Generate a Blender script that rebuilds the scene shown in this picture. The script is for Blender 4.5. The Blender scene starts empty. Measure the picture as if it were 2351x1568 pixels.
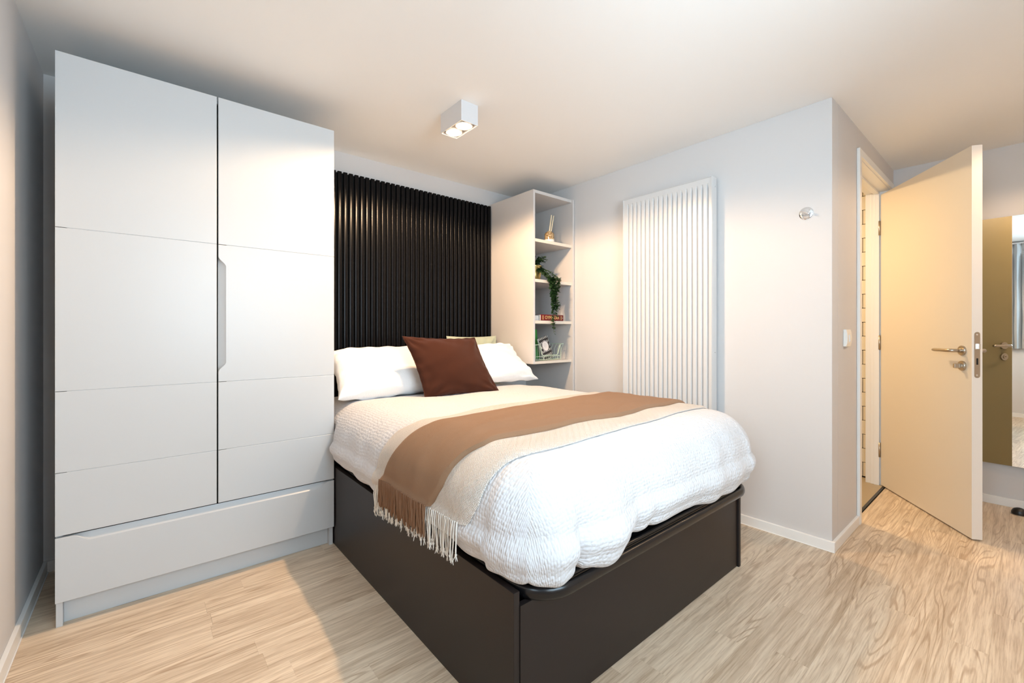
import bpy, bmesh, math, random
import numpy as np
from mathutils import Vector, Matrix, noise
S = bpy.context.scene
COL = S.collection
random.seed(7)
PI = math.pi

# ---------------------------------------------------------------- camera
cam = bpy.data.cameras.new('camera'); cam_o = bpy.data.objects.new('camera', cam); COL.objects.link(cam_o)
cam.sensor_width = 36; cam.lens = 36*1000.4/2351; cam.shift_y = -20.5/2351; cam.shift_x = 0
cam.clip_start = .02
cam_o.location = (0, 0, 1.07); cam_o.rotation_euler = (PI/2, 0, math.radians(-40.135))
S.camera = cam_o
# ---------------------------------------------------------------- view / world / light
vs = S.view_settings
vs.view_transform = 'Standard'; vs.look = 'None'; vs.gamma = 1; vs.use_curve_mapping = False
vs.exposure = 1.5
W = bpy.data.worlds.new('sky'); S.world = W; W.use_nodes = True
bg = W.node_tree.nodes['Background']; bg.inputs[0].default_value = (.65, .85, 1, 1); bg.inputs[1].default_value = 5.2
RX, LX, BY, NY, HX, HY, CZ = 2.57, -.345, 2.83, -.85, 4.07, .62, 2.222   # room planes
WY0, WY1, WZ0, WZ1 = -.80, .42, .88, 2.12                                 # window opening in the left wall
def light(name, kind, loc, rot, energy, color, **k):
    l = bpy.data.lights.new(name, kind); l.energy = energy; l.color = color
    for a, b in k.items(): setattr(l, a, b)
    o = bpy.data.objects.new(name, l); COL.objects.link(o); o.location = loc; o.rotation_euler = rot
    return o
po = light('window_daylight', 'AREA', (LX-.13, (WY0+WY1)/2, (WZ0+WZ1)/2), (0, -PI/2, 0), 1, (1, 1, 1), shape='RECTANGLE', size=WZ1-WZ0, size_y=WY1-WY0)
po.data.cycles.is_portal = True
FX0, FX1 = .10, 1.45                                                        # unseen window added behind the camera, for cool light on the wardrobe
po = light('window_daylight', 'AREA', ((FX0+FX1)/2, NY-.13, (WZ0+WZ1)/2), (PI/2, 0, 0), 1, (1, 1, 1), shape='RECTANGLE', size=FX1-FX0, size_y=WZ1-WZ0)
po.data.cycles.is_portal = True
WARM = (1, .68, .41)
LAMP = 17.0; BATH = 8.5; HALL_ADDED = 4.0
light('bathroom_light', 'AREA', (3.35, 1.45, 2.2), (0, 0, 0), BATH, (1, .70, .38), shape='DISK', size=.25)

# ---------------------------------------------------------------- materials
def nt(name):
    m = bpy.data.materials.new(name); m.use_nodes = True
    n = m.node_tree.nodes; l = m.node_tree.links; p = n['Principled BSDF']
    return m, n, l, p
def plain(name, col, rough=.5, metal=0., spec=.5, bump=0., bscale=200., var=0., coat=0.):
    m, n, l, p = nt(name)
    p.inputs['Base Color'].default_value = (*col, 1); p.inputs['Roughness'].default_value = rough
    p.inputs['Metallic'].default_value = metal; p.inputs['Specular IOR Level'].default_value = spec
    if coat: p.inputs['Coat Weight'].default_value = coat; p.inputs['Coat Roughness'].default_value = .12
    tc = n.new('ShaderNodeTexCoord')
    nz = n.new('ShaderNodeTexNoise'); nz.inputs['Scale'].default_value = bscale; nz.inputs['Detail'].default_value = 3
    l.new(tc.outputs['Object'], nz.inputs['Vector'])
    if bump:
        b = n.new('ShaderNodeBump'); b.inputs['Strength'].default_value = bump; b.inputs['Distance'].default_value = .001
        l.new(nz.outputs['Fac'], b.inputs['Height']); l.new(b.outputs['Normal'], p.inputs['Normal'])
    if var:
        mx = n.new('ShaderNodeMix'); mx.data_type = 'RGBA'; mx.blend_type = 'MULTIPLY'; mx.inputs[0].default_value = 1
        mx.inputs[6].default_value = (*col, 1)
        mr = n.new('ShaderNodeMapRange'); mr.inputs[3].default_value = 1-var; mr.inputs[4].default_value = 1+var*.3
        l.new(nz.outputs['Fac'], mr.inputs[0]); l.new(mr.outputs[0], mx.inputs[7]); l.new(mx.outputs[2], p.inputs['Base Color'])
    return m
M = {}
M['wall'] = plain('wall_paint', (.665, .645, .635), .7, spec=.25, bump=.15, bscale=350)
M['ceil'] = plain('ceiling_paint', (.93, .92, .90), .8, spec=.2, bump=.1, bscale=300)
M['trim'] = plain('white_gloss_trim', (.86, .85, .83), .35, bump=.05, bscale=60)
M['ward'] = plain('pale_grey_satin_board', (.60, .62, .635), .34, bump=.06, bscale=420)
M['shelfb'] = plain('cream_grey_board', (.66, .625, .60), .4, bump=.06, bscale=420)
M['shelfedge'] = plain('pale_edge_band', (.80, .72, .62), .4, bump=.1, bscale=150, var=.1)
M['black'] = plain('black_board', (.0185, .0135, .0125), .38, spec=.32, bump=.10, bscale=500)
M['blackmetal'] = plain('black_gloss_metal', (.006, .006, .007), .26, bump=.03, bscale=90)
M['slat'] = plain('black_satin_slat', (.003, .0028, .0035), .24, spec=.16, bump=.05, bscale=250)
M['slatback'] = plain('black_felt', (.003, .003, .003), .9, bump=.3, bscale=900)
M['rad'] = plain('white_enamel', (.68, .67, .66), .25)
M['door'] = plain('cream_door_laminate', (.76, .68, .56), .42, bump=.05, bscale=200)
M['dooredge'] = plain('door_edge_lipping', (.86, .80, .73), .4, bump=.05, bscale=200)
M['doorback'] = plain('olive_door_laminate', (.30, .245, .12), .5, bump=.08, bscale=300)
M['nickel'] = plain('satin_nickel', (.50, .44, .37), .3, metal=1, bump=.05, bscale=600)
M['chrome'] = plain('polished_chrome', (.8, .82, .84), .08, metal=1, bump=.02, bscale=50)
M['darkgap'] = plain('dark_core', (.01, .01, .01), .8, bump=.1, bscale=100)
M['plastic'] = plain('white_switch_plastic', (.86, .84, .80), .3, bump=.03, bscale=90)
M['rubber'] = plain('black_rubber', (.012, .012, .012), .35, bump=.2, bscale=300)
M['lampwhite'] = plain('white_lamp_housing', (.72, .72, .73), .35, bump=.05, bscale=200)
M['gold'] = plain('gold_glaze', (.55, .40, .14), .25, metal=.7, bump=.4, bscale=60, var=.3)
M['soil'] = plain('dark_soil', (.03, .02, .012), .95, bump=.8, bscale=200)
M['leaf'] = plain('deep_green_leaf', (.018, .052, .012), .45, bump=.3, bscale=120, var=.5)
M['vine'] = plain('green_stem', (.05, .09, .03), .6, bump=.3, bscale=150)
M['red'] = plain('dark_red_book_cloth', (.17, .003, .010), .45, bump=.3, bscale=700, var=.15)
M['goldfoil'] = plain('gold_foil_print', (.80, .60, .22), .35, bump=.1, bscale=400)
M['paper'] = plain('white_paper_pages', (.78, .76, .73), .8, bump=.5, bscale=900)
M['green'] = plain('bright_green_cover', (.02, .26, .035), .45, bump=.1, bscale=300)
M['mint'] = plain('mint_painted_wire', (.55, .66, .52), .4, bump=.05, bscale=200)
M['oval'] = plain('white_oval_print', (.82, .76, .74), .6, bump=.05, bscale=300)
M['ink'] = plain('grey_ink', (.35, .33, .33), .6, bump=.05, bscale=300)
M['inkblack'] = plain('black_ink', (.01, .01, .01), .5, bump=.05, bscale=300)
M['reed'] = plain('pale_wood_reed', (.80, .68, .48), .6, bump=.4, bscale=300, var=.1)
M['glaze'] = plain('white_glaze', (.80, .76, .70), .2, bump=.1, bscale=80)
M['curtain'] = plain('grey_lined_curtain', (.52, .55, .57), .8, bump=.5, bscale=900)
M['tiletrim'] = plain('black_grout', (.02, .018, .015), .9, bump=.3, bscale=500)
M['tile'] = plain('cream_gloss_tile', (.78, .72, .60), .12, bump=.08, bscale=14)
M['vinyl'] = plain('tan_vinyl_floor', (.45, .36, .24), .5, bump=.3, bscale=260, var=.2)
M['bathwall'] = plain('cream_wall', (.8, .74, .62), .6, bump=.1, bscale=200)
M['mattress'] = plain('grey_mattress_ticking', (.10, .10, .11), .9, bump=.4, bscale=400)
M['alu'] = plain('window_frame_white', (.8, .8, .8), .35, bump=.03, bscale=80)
m, n, l, p = nt('mirror_glass'); p.inputs['Base Color'].default_value = (.90, .92, .90, 1); p.inputs['Metallic'].default_value = 1; p.inputs['Roughness'].default_value = .006
M['mirror'] = m
m, n, l, p = nt('window_glass'); n.remove(p)
tr = n.new('ShaderNodeBsdfTransparent'); gl = n.new('ShaderNodeBsdfGlossy'); gl.inputs['Roughness'].default_value = .01
fr = n.new('ShaderNodeFresnel'); fr.inputs[0].default_value = 1.45; mx = n.new('ShaderNodeMixShader')
l.new(fr.outputs[0], mx.inputs[0]); l.new(tr.outputs[0], mx.inputs[1]); l.new(gl.outputs[0], mx.inputs[2]); l.new(mx.outputs[0], n['Material Output'].inputs[0])
M['glass'] = m
m, n, l, p = nt('lit_lamp_lens'); p.inputs['Base Color'].default_value = (1, .9, .7, 1)
p.inputs['Emission Color'].default_value = (1, .66, .36, 1); p.inputs['Emission Strength'].default_value = 30
M['lens'] = m

# oak-look floor planks: colour follows the plank, the figure comes from stretched contour lines
m, n, l, p = nt('oak_plank')
def N(t, **k):
    x = n.new(t)
    for a, b in k.items(): setattr(x, a, b)
    return x
def lk(a, b): l.new(a, b)
tc = N('ShaderNodeTexCoord'); oi = N('ShaderNodeObjectInfo')
mp = N('ShaderNodeMapping'); mul = N('ShaderNodeVectorMath', operation='SCALE'); mul.inputs[0].default_value = (37, 91, 13)
lk(oi.outputs['Random'], mul.inputs['Scale']); lk(tc.outputs['Object'], mp.inputs['Vector']); lk(mul.outputs[0], mp.inputs['Location'])
def stretch(v, s):
    q = N('ShaderNodeMapping'); q.inputs['Scale'].default_value = s; lk(v, q.inputs['Vector']); return q.outputs[0]
v = mp.outputs[0]
n1 = N('ShaderNodeTexNoise'); n1.inputs['Scale'].default_value = 1; n1.inputs['Detail'].default_value = 1.6; n1.inputs['Roughness'].default_value = .4; lk(stretch(v, (1.25, 11, 1)), n1.inputs['Vector'])
m1 = N('ShaderNodeMath', operation='MULTIPLY'); m1.inputs[1].default_value = 95; lk(n1.outputs['Fac'], m1.inputs[0])
s1 = N('ShaderNodeMath', operation='SINE'); lk(m1.outputs[0], s1.inputs[0])
r1 = N('ShaderNodeMapRange'); r1.inputs[1].default_value = .45; r1.inputs[2].default_value = 1; lk(s1.outputs[0], r1.inputs[0])
n2 = N('ShaderNodeTexNoise'); n2.inputs['Scale'].default_value = 1; n2.inputs['Detail'].default_value = 4; n2.inputs['Roughness'].default_value = .6; lk(stretch(v, (9, 210, 1)), n2.inputs['Vector'])
r2 = N('ShaderNodeMapRange'); r2.inputs[1].default_value = .45; r2.inputs[2].default_value = .72; lk(n2.outputs['Fac'], r2.inputs[0])
n3 = N('ShaderNodeTexNoise'); n3.inputs['Scale'].default_value = 1; n3.inputs['Detail'].default_value = 2; lk(stretch(v, (1.4, 9, 1)), n3.inputs['Vector'])
r3 = N('ShaderNodeMapRange'); r3.inputs[1].default_value = .42; r3.inputs[2].default_value = .62; lk(n3.outputs['Fac'], r3.inputs[0])
n4 = N('ShaderNodeTexNoise'); n4.inputs['Scale'].default_value = 1; n4.inputs['Detail'].default_value = 5; n4.inputs['Roughness'].default_value = .6; lk(stretch(v, (2.2, 48, 1)), n4.inputs['Vector'])
fig = N('ShaderNodeMath', operation='MULTIPLY'); lk(r1.outputs[0], fig.inputs[0]); lk(r3.outputs[0], fig.inputs[1])
fig2 = N('ShaderNodeMath', operation='MULTIPLY'); lk(fig.outputs[0], fig2.inputs[0]); lk(n4.outputs['Fac'], fig2.inputs[1])
cr = N('ShaderNodeValToRGB'); cr.color_ramp.elements[0].color = (.52, .385, .26, 1); cr.color_ramp.elements[1].color = (.82, .675, .51, 1)
cr.color_ramp.elements[0].position = .24; cr.color_ramp.elements[1].position = .62
ad = N('ShaderNodeMath', operation='ADD'); rv = N('ShaderNodeMapRange'); rv.inputs[3].default_value = -.09; rv.inputs[4].default_value = .09; lk(oi.outputs['Random'], rv.inputs[0])
lk(n4.outputs['Fac'], ad.inputs[0]); lk(rv.outputs[0], ad.inputs[1]); lk(ad.outputs[0], cr.inputs[0])
mA = N('ShaderNodeMix', data_type='RGBA', blend_type='MULTIPLY'); mA.inputs[7].default_value = (.60, .50, .42, 1)
f1 = N('ShaderNodeMath', operation='MULTIPLY'); f1.inputs[1].default_value = 1.35; f1.use_clamp = True; lk(fig2.outputs[0], f1.inputs[0])
lk(f1.outputs[0], mA.inputs[0]); lk(cr.outputs[0], mA.inputs[6])
mB = N('ShaderNodeMix', data_type='RGBA', blend_type='MULTIPLY'); mB.inputs[7].default_value = (.66, .58, .50, 1)
f2 = N('ShaderNodeMath', operation='MULTIPLY'); f2.inputs[1].default_value = .8; lk(r2.outputs[0], f2.inputs[0]); lk(f2.outputs[0], mB.inputs[0]); lk(mA.outputs[2], mB.inputs[6])
lk(mB.outputs[2], p.inputs['Base Color']); p.inputs['Roughness'].default_value = .42
bp = N('ShaderNodeBump'); bp.inputs['Strength'].default_value = .25; bp.inputs['Distance'].default_value = .0006; bp.invert = True
lk(r2.outputs[0], bp.inputs['Height']); lk(bp.outputs[0], p.inputs['Normal'])
M['plank'] = m

# cloths: a weave or puckers driven by the cloth's own UV (metres)
def cloth(name, col, kind, scale, strength, dist, rough=.9, var=0., col2=None, sheen=.2):
    m, n, l, p = nt(name)
    p.inputs['Roughness'].default_value = rough; p.inputs['Specular IOR Level'].default_value = .15; p.inputs['Sheen Weight'].default_value = sheen
    uv = n.new('ShaderNodeUVMap'); uv.uv_map = 'UVMap'
    b = n.new('ShaderNodeBump'); b.inputs['Strength'].default_value = strength; b.inputs['Distance'].default_value = dist
    def mapn(s, rot=0):
        q = n.new('ShaderNodeMapping'); q.inputs['Scale'].default_value = s; q.inputs['Rotation'].default_value = (0, 0, rot); l.new(uv.outputs[0], q.inputs['Vector']); return q.outputs[0]
    if kind == 'pucker':
        wn = n.new('ShaderNodeTexNoise'); wn.inputs['Scale'].default_value = 5; l.new(uv.outputs[0], wn.inputs['Vector'])
        va = n.new('ShaderNodeVectorMath'); va.operation = 'MULTIPLY_ADD'; va.inputs[1].default_value = (.03, .03, 0)
        l.new(wn.outputs['Color'], va.inputs[0]); l.new(uv.outputs[0], va.inputs[2])
        q = n.new('ShaderNodeMapping'); q.inputs['Scale'].default_value = (scale*.95, scale*1.15, 1); l.new(va.outputs[0], q.inputs['Vector'])
        vo = n.new('ShaderNodeTexVoronoi'); vo.inputs['Scale'].default_value = 1; vo.inputs['Randomness'].default_value = .45; l.new(q.outputs[0], vo.inputs['Vector'])
        n0 = n.new('ShaderNodeTexNoise'); n0.inputs['Scale'].default_value = scale*1.1; n0.inputs['Detail'].default_value = 2; l.new(uv.outputs[0], n0.inputs['Vector'])
        a = n.new('ShaderNodeMath'); a.operation = 'MULTIPLY_ADD'; a.inputs[1].default_value = .5; l.new(n0.outputs['Fac'], a.inputs[0]); l.new(vo.outputs['Distance'], a.inputs[2])
        l.new(a.outputs[0], b.inputs['Height']); h = a.outputs[0]; b.invert = True
    elif kind == 'herring':
        w1 = n.new('ShaderNodeTexWave'); w1.inputs['Scale'].default_value = scale; w1.inputs['Distortion'].default_value = 2; w1.inputs['Detail Scale'].default_value = 1; l.new(mapn((1, 1, 1), .78), w1.inputs['Vector'])
        w2 = n.new('ShaderNodeTexWave'); w2.inputs['Scale'].default_value = scale; w2.inputs['Distortion'].default_value = 2; l.new(mapn((1, 1, 1), -.78), w2.inputs['Vector'])
        ck = n.new('ShaderNodeTexChecker'); ck.inputs['Scale'].default_value = 1; l.new(mapn((70, 70, 1)), ck.inputs['Vector'])
        mx = n.new('ShaderNodeMix'); l.new(ck.outputs['Fac'], mx.inputs[0]); l.new(w1.outputs['Fac'], mx.inputs[2]); l.new(w2.outputs['Fac'], mx.inputs[3])
        h = mx.outputs[0]; l.new(h, b.inputs['Height'])
    else:
        n0 = n.new('ShaderNodeTexNoise'); n0.inputs['Scale'].default_value = scale; n0.inputs['Detail'].default_value = 4; n0.inputs['Roughness'].default_value = .7; l.new(mapn((1, 1.6, 1)), n0.inputs['Vector'])
        h = n0.outputs['Fac']; l.new(h, b.inputs['Height'])
    l.new(b.outputs[0], p.inputs['Normal'])
    mx = n.new('ShaderNodeMix'); mx.data_type = 'RGBA'; mx.inputs[6].default_value = (*(col2 or [c*(1-var) for c in col]), 1); mx.inputs[7].default_value = (*col, 1)
    l.new(h, mx.inputs[0]); l.new(mx.outputs[2], p.inputs['Base Color'])
    return m
M['duvet'] = cloth('white_puckered_cotton', (.665, .655, .665), 'pucker', 80, .8, .005, sheen=.05)
M['pillow'] = cloth('white_crinkled_cotton', (.86, .86, .86), 'pucker', 110, .4, .002)
M['tan'] = cloth('tan_brushed_wool', (.36, .215, .128), 'fuzz', 420, .8, .0025, col2=(.25, .145, .083), sheen=.05)
M['tanfr'] = cloth('tan_twisted_yarn', (.30, .165, .095), 'fuzz', 700, .6, .002, col2=(.17, .09, .05), sheen=.05)
M['cream'] = cloth('cream_herringbone_wool', (.80, .73, .66), 'herring', 75, .8, .0025, col2=(.66, .59, .52), sheen=.05)
M['creamfr'] = cloth('cream_yarn', (.86, .83, .77), 'fuzz', 500, .5, .001)
M['brown'] = cloth('rust_brown_linen', (.070, .021, .0095), 'fuzz', 900, .6, .001, col2=(.038, .010, .005), sheen=.08)
M['sage'] = cloth('sage_green_linen', (.50, .53, .40), 'fuzz', 500, .6, .001, col2=(.42, .45, .33))
# speckled stoneware
m, n, l, p = nt('speckled_stoneware'); tc = N('ShaderNodeTexCoord')
q = N('ShaderNodeTexNoise'); q.inputs['Scale'].default_value = 110; q.inputs['Detail'].default_value = 3; lk(tc.outputs['Object'], q.inputs['Vector'])
c = N('ShaderNodeValToRGB'); c.color_ramp.elements[0].position = .42; c.color_ramp.elements[1].position = .56; c.color_ramp.elements[0].color = (.16, .075, .02, 1); c.color_ramp.elements[1].color = (.52, .40, .23, 1)
lk(q.outputs['Fac'], c.inputs[0]); lk(c.outputs[0], p.inputs['Base Color']); p.inputs['Roughness'].default_value = .18
M['stone'] = m
# black / white marks on the notebook cover
m, n, l, p = nt('black_cover_with_white_dashes'); tc = N('ShaderNodeTexCoord')
q = N('ShaderNodeMapping'); q.inputs['Scale'].default_value = (68, 1, 30); lk(tc.outputs['Object'], q.inputs['Vector'])
sx = N('ShaderNodeSeparateXYZ'); lk(q.outputs[0], sx.inputs[0])
def fract(o, off=0):
    a = N('ShaderNodeMath', operation='ADD'); a.inputs[1].default_value = off; lk(o, a.inputs[0])
    b = N('ShaderNodeMath', operation='FRACT'); lk(a.outputs[0], b.inputs[0]); return b.outputs[0]
def lt(o, t):
    a = N('ShaderNodeMath', operation='LESS_THAN'); a.inputs[1].default_value = t; lk(o, a.inputs[0]); return a.outputs[0]
mm = N('ShaderNodeMath', operation='MULTIPLY'); lk(lt(fract(sx.outputs[0]), .38), mm.inputs[0]); lk(lt(fract(sx.outputs[2], .2), .5), mm.inputs[1])
mx = N('ShaderNodeMix', data_type='RGBA'); mx.inputs[6].default_value = (.012, .01, .012, 1); mx.inputs[7].default_value = (.75, .75, .70, 1)
lk(mm.outputs[0], mx.inputs[0]); lk(mx.outputs[2], p.inputs['Base Color']); p.inputs['Roughness'].default_value = .4
M['dash'] = m

# ---------------------------------------------------------------- mesh helpers
class MB:
    def __init__(s): s.b = bmesh.new(); s.uv = s.b.loops.layers.uv.new('UVMap')
    def merge(s, t, mat=None):
        me = bpy.data.meshes.new('t')
        if mat is not None: bmesh.ops.transform(t, matrix=mat, verts=t.verts)
        t.to_mesh(me); t.free(); s.b.from_mesh(me); bpy.data.meshes.remove(me)
    def box(s, x0, x1, y0, y1, z0, z1, bev=0., seg=2, mat=None):
        t = bmesh.new(); bmesh.ops.create_cube(t, size=1)
        for v in t.verts: v.co = Vector(((x0+x1)/2+v.co.x*(x1-x0), (y0+y1)/2+v.co.y*(y1-y0), (z0+z1)/2+v.co.z*(z1-z0)))
        if bev: bmesh.ops.bevel(t, geom=t.edges[:], offset=bev, segments=seg, profile=.5, affect='EDGES')
        s.merge(t, mat); return s
    def prism(s, poly, axis, a, b, bev=0., mat=None, seg=2):
        # poly in the plane normal to axis: X->(y,z) Y->(x,z) Z->(x,y)
        def P(u, v, w): return {'X': (w, u, v), 'Y': (u, w, v), 'Z': (u, v, w)}[axis]
        t = bmesh.new()
        A = [t.verts.new(P(u, v, a)) for u, v in poly]; B = [t.verts.new(P(u, v, b)) for u, v in poly]
        k = len(poly); fa = t.faces.new(A); fb = t.faces.new(B[::-1])
        for i in range(k): t.faces.new((A[i], B[i], B[(i+1) % k], A[(i+1) % k]))
        bmesh.ops.recalc_face_normals(t, faces=t.faces[:])
        if bev:
            bmesh.ops.bevel(t, geom=list(fa.edges), offset=bev, segments=seg, profile=.5, affect='EDGES')
        s.merge(t, mat); return s
    def tube(s, pts, r, n=8, closed=False, caps=True, flat=1.):
        pts = [Vector(p) for p in pts]; rr = r if isinstance(r, (list, tuple)) else [r]*len(pts)
        rings = []; up = Vector((0, 0, 1)); k = len(pts)
        d0 = (pts[1]-pts[0]).normalized()
        if abs(d0.z) > .9: up = Vector((1, 0, 0))
        for i, q in enumerate(pts):
            if closed: d = (pts[(i+1) % k]-pts[i-1]).normalized()
            else: d = (pts[min(i+1, k-1)]-pts[max(i-1, 0)]).normalized()
            side = d.cross(up)
            if side.length < 1e-4: side = d.orthogonal()
            side.normalize(); u2 = side.cross(d).normalized()
            rings.append([s.b.verts.new(q+side*math.cos(2*PI*j/n)*rr[i]*flat+u2*math.sin(2*PI*j/n)*rr[i]) for j in range(n)])
            up = u2
        for i in range(k if closed else k-1):
            A, B = rings[i], rings[(i+1) % k]
            for j in range(n): f = s.b.faces.new((A[j], A[(j+1) % n], B[(j+1) % n], B[j])); f.smooth = True
        if caps and not closed: s.b.faces.new(rings[0][::-1]); s.b.faces.new(rings[-1])
        return s
    def lathe(s, prof, c=(0, 0, 0), n=32, mat=None, cap=True):
        t = bmesh.new(); R = [[t.verts.new((r*math.cos(2*PI*j/n)+c[0], r*math.sin(2*PI*j/n)+c[1], z+c[2])) for j in range(n)] for r, z in prof]
        for i in range(len(R)-1):
            for j in range(n): f = t.faces.new((R[i][j], R[i][(j+1) % n], R[i+1][(j+1) % n], R[i+1][j])); f.smooth = True
        if cap: t.faces.new(R[0][::-1]); t.faces.new(R[-1])
        s.merge(t, mat); return s
    def grid(s, P, uvs=None, closed_u=False):
        # P: array (nu,nv,3)
        nu, nv = P.shape[:2]; V = [[s.b.verts.new(P[i, j]) for j in range(nv)] for i in range(nu)]
        for i in range(nu-1):
            for j in range(nv-1):
                f = s.b.faces.new((V[i][j], V[i+1][j], V[i+1][j+1], V[i][j+1])); f.smooth = True
                if uvs is not None:
                    for lp, (a, b) in zip(f.loops, ((i, j), (i+1, j), (i+1, j+1), (i, j+1))): lp[s.uv].uv = uvs[a, b]
        return V
    def build(s, name, mat, parent=None, local=False, smooth=False, normals=False, autos=True):
        if normals: bmesh.ops.recalc_face_normals(s.b, faces=s.b.faces[:])
        me = bpy.data.meshes.new(name)
        off = Vector((0, 0, 0))
        if parent is not None and not local:
            q = parent
            while q is not None: off += q.location; q = q.parent
            bmesh.ops.translate(s.b, verts=s.b.verts[:], vec=-off)
        for e in s.b.edges:
            if len(e.link_faces) == 2 and (e.link_faces[0].smooth or e.link_faces[1].smooth) and e.calc_face_angle(0) > .85: e.smooth = False
        s.b.to_mesh(me); s.b.free(); me.materials.append(mat if not isinstance(mat, str) else M[mat])
        if smooth: me.polygons.foreach_set('use_smooth', [True]*len(me.polygons))
        o = bpy.data.objects.new(name, me); COL.objects.link(o); o.parent = parent
        return o
def tag(o, label=None, cat=None, group=None, kind=None):
    if label: o['label'] = label
    if cat: o['category'] = cat
    if group: o['group'] = group
    if kind: o['kind'] = kind
    return o
def thing(name, loc, label, cat, group=None, rot=(0, 0, 0)):
    o = bpy.data.objects.new(name, None); COL.objects.link(o); o.location = loc; o.rotation_euler = rot; o.empty_display_size = .05
    return tag(o, label, cat, group)
def top(mb, name, mat, loc, label=None, cat=None, kind=None, **k):
    # a one-mesh thing whose origin sits at loc
    bmesh.ops.translate(mb.b, verts=mb.b.verts[:], vec=-Vector(loc)); o = mb.build(name, mat, **k); o.location = loc
    return tag(o, label, cat, kind=kind)
def struct(mb, name, mat, loc=(0, 0, 0), parent=None, **k):
    o = top(mb, name, mat, loc, **k) if parent is None else mb.build(name, mat, parent, **k)
    if parent is None: o['kind'] = 'structure'
    return o
def text_mesh(txt, size, name, mat, parent, M4, depth=.0002, sx=1.):
    cu = bpy.data.curves.new(name, 'FONT'); cu.body = txt; cu.size = size; cu.extrude = depth; cu.align_x = 'CENTER'; cu.align_y = 'CENTER'
    to = bpy.data.objects.new(name, cu); COL.objects.link(to)
    dg = bpy.context.evaluated_depsgraph_get(); me = bpy.data.meshes.new_from_object(to.evaluated_get(dg)); bpy.data.objects.remove(to)
    me.transform(M4 @ Matrix.Diagonal((sx, 1, 1, 1))); me.materials.clear(); me.materials.append(M[mat]); me.name = name
    o = bpy.data.objects.new(name, me); COL.objects.link(o); o.parent = parent; return o

# ================================================================ STRUCTURE
T = .12
b = MB()
b.box(LX-T, LX, NY-T, WY0, 0, CZ); b.box(LX-T, LX, WY1, BY+T, 0, CZ); b.box(LX-T, LX, WY0, WY1, 0, WZ0); b.box(LX-T, LX, WY0, WY1, WZ1, CZ)
struct(b, 'wall_left', 'wall', (LX, 0, 0))
struct(MB().box(LX, RX+.10, BY, BY+T, 0, CZ), 'wall_back', 'wall', (1.1, BY, 0))
struct(MB().box(RX, RX+.10, HY, BY, 0, CZ, bev=.002), 'wall_right', 'wall', (RX, 1.7, 0))
DX0, DX1, DZ = 3.085, 3.945, 2.055       # door opening
b = MB(); b.box(RX+.10, DX0-.03, HY, HY+.13, 0, CZ); b.box(DX1+.03, HX, HY, HY+.13, 0, CZ); b.box(DX0-.03, DX1+.03, HY, HY+.13, DZ+.03, CZ)
struct(b, 'wall_hallway', 'wall', (3.3, HY, 0))
b = MB(); b.box(LX-T, FX0, NY-T, NY, 0, CZ); b.box(FX1, HX+T, NY-T, NY, 0, CZ); b.box(FX0, FX1, NY-T, NY, 0, WZ0); b.box(FX0, FX1, NY-T, NY, WZ1, CZ)
struct(b, 'wall_front', 'wall', (1.8, NY, 0))
struct(MB().box(LX-T, HX+T, NY-T, BY+T, CZ, CZ+.1), 'ceiling', 'ceil', (1.8, .5, CZ))
far = struct(MB().box(HX, HX+T, NY, BY+T, 0, CZ), 'wall_far', 'wall', (HX, 0, 0))
bw = struct(MB().box(RX+.1005, HX, BY-.3, BY-.2, 0, CZ), 'wall_bathroom', 'bathwall', (3.3, BY-.25, 0))
# black-grouted metro tiles on the bathroom side of the far wall
struct(MB().box(HX-.009, HX-.0005, HY+.131, 1.75, 0.0, CZ), 'grout_bed', 'tiletrim', parent=far)
for r in range(21):
    z0 = .012+r*.1033
    for c in range(-1, 5):
        y0 = .792+c*.205-(.1025 if r % 2 else 0); y1 = y0+.2015
        y0 = max(y0, HY+.133)
        if y1-y0 < .01: continue
        MB().box(HX-.017, HX-.009, y0, y1, z0, z0+.0995, bev=.0015, seg=1).build('tile', 'tile', far)
# floor: sub-floor slab, laid planks, bathroom vinyl
fl = struct(MB().box(LX-T, HX+T, NY-T, BY+T, -.10, -.0032), 'floor', 'darkgap', (1.5, .5, 0))
PWD = .092
rng = random.Random(11); j0 = .821-PWD*30
mcache = {}
for r in range(60):
    y0 = j0+r*PWD; y1 = y0+PWD
    if y1 < NY+.01 or y0 > BY: continue
    y0c, y1c = max(y0, NY), min(y1, BY)
    xmax = HX if y1 <= HY+.04 else RX
    x = LX-rng.random()*1.1
    while x < xmax:
        L = rng.choice((.92, 1.22, .61, 1.05))
        if xmax-(x+L) < .15: L = xmax-x+.001
        a, c = max(x, LX), min(x+L, xmax); x += L
        if c-a < .05: continue
        key = (round(c-a, 3), round(y1c-y0c, 3))
        if key not in mcache:
            t = MB().box(-(c-a)/2+.0001, (c-a)/2-.0001, -(y1c-y0c)/2+.0001, (y1c-y0c)/2-.0001, -.003, 0, bev=.00022, seg=1)
            me = bpy.data.meshes.new('plank'); t.b.to_mesh(me); t.b.free(); me.materials.append(M['plank']); mcache[key] = me
        o = bpy.data.objects.new('plank', mcache[key]); COL.objects.link(o); o.parent = fl; o.location = Vector(((a+c)/2, (y0c+y1c)/2, 0))-fl.location
struct(MB().box(RX+.1005, HX-.0005, HY+.035, BY-.301, -.003, .0005), 'floor_bathroom', 'vinyl', (3.3, 1.2, 0))
struct(MB().box(DX0-.02, DX1+.02, HY+.022, HY+.036, -.003, .003, bev=.001), 'trim_threshold', 'rubber', (3.5, HY+.03, 0))
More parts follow.
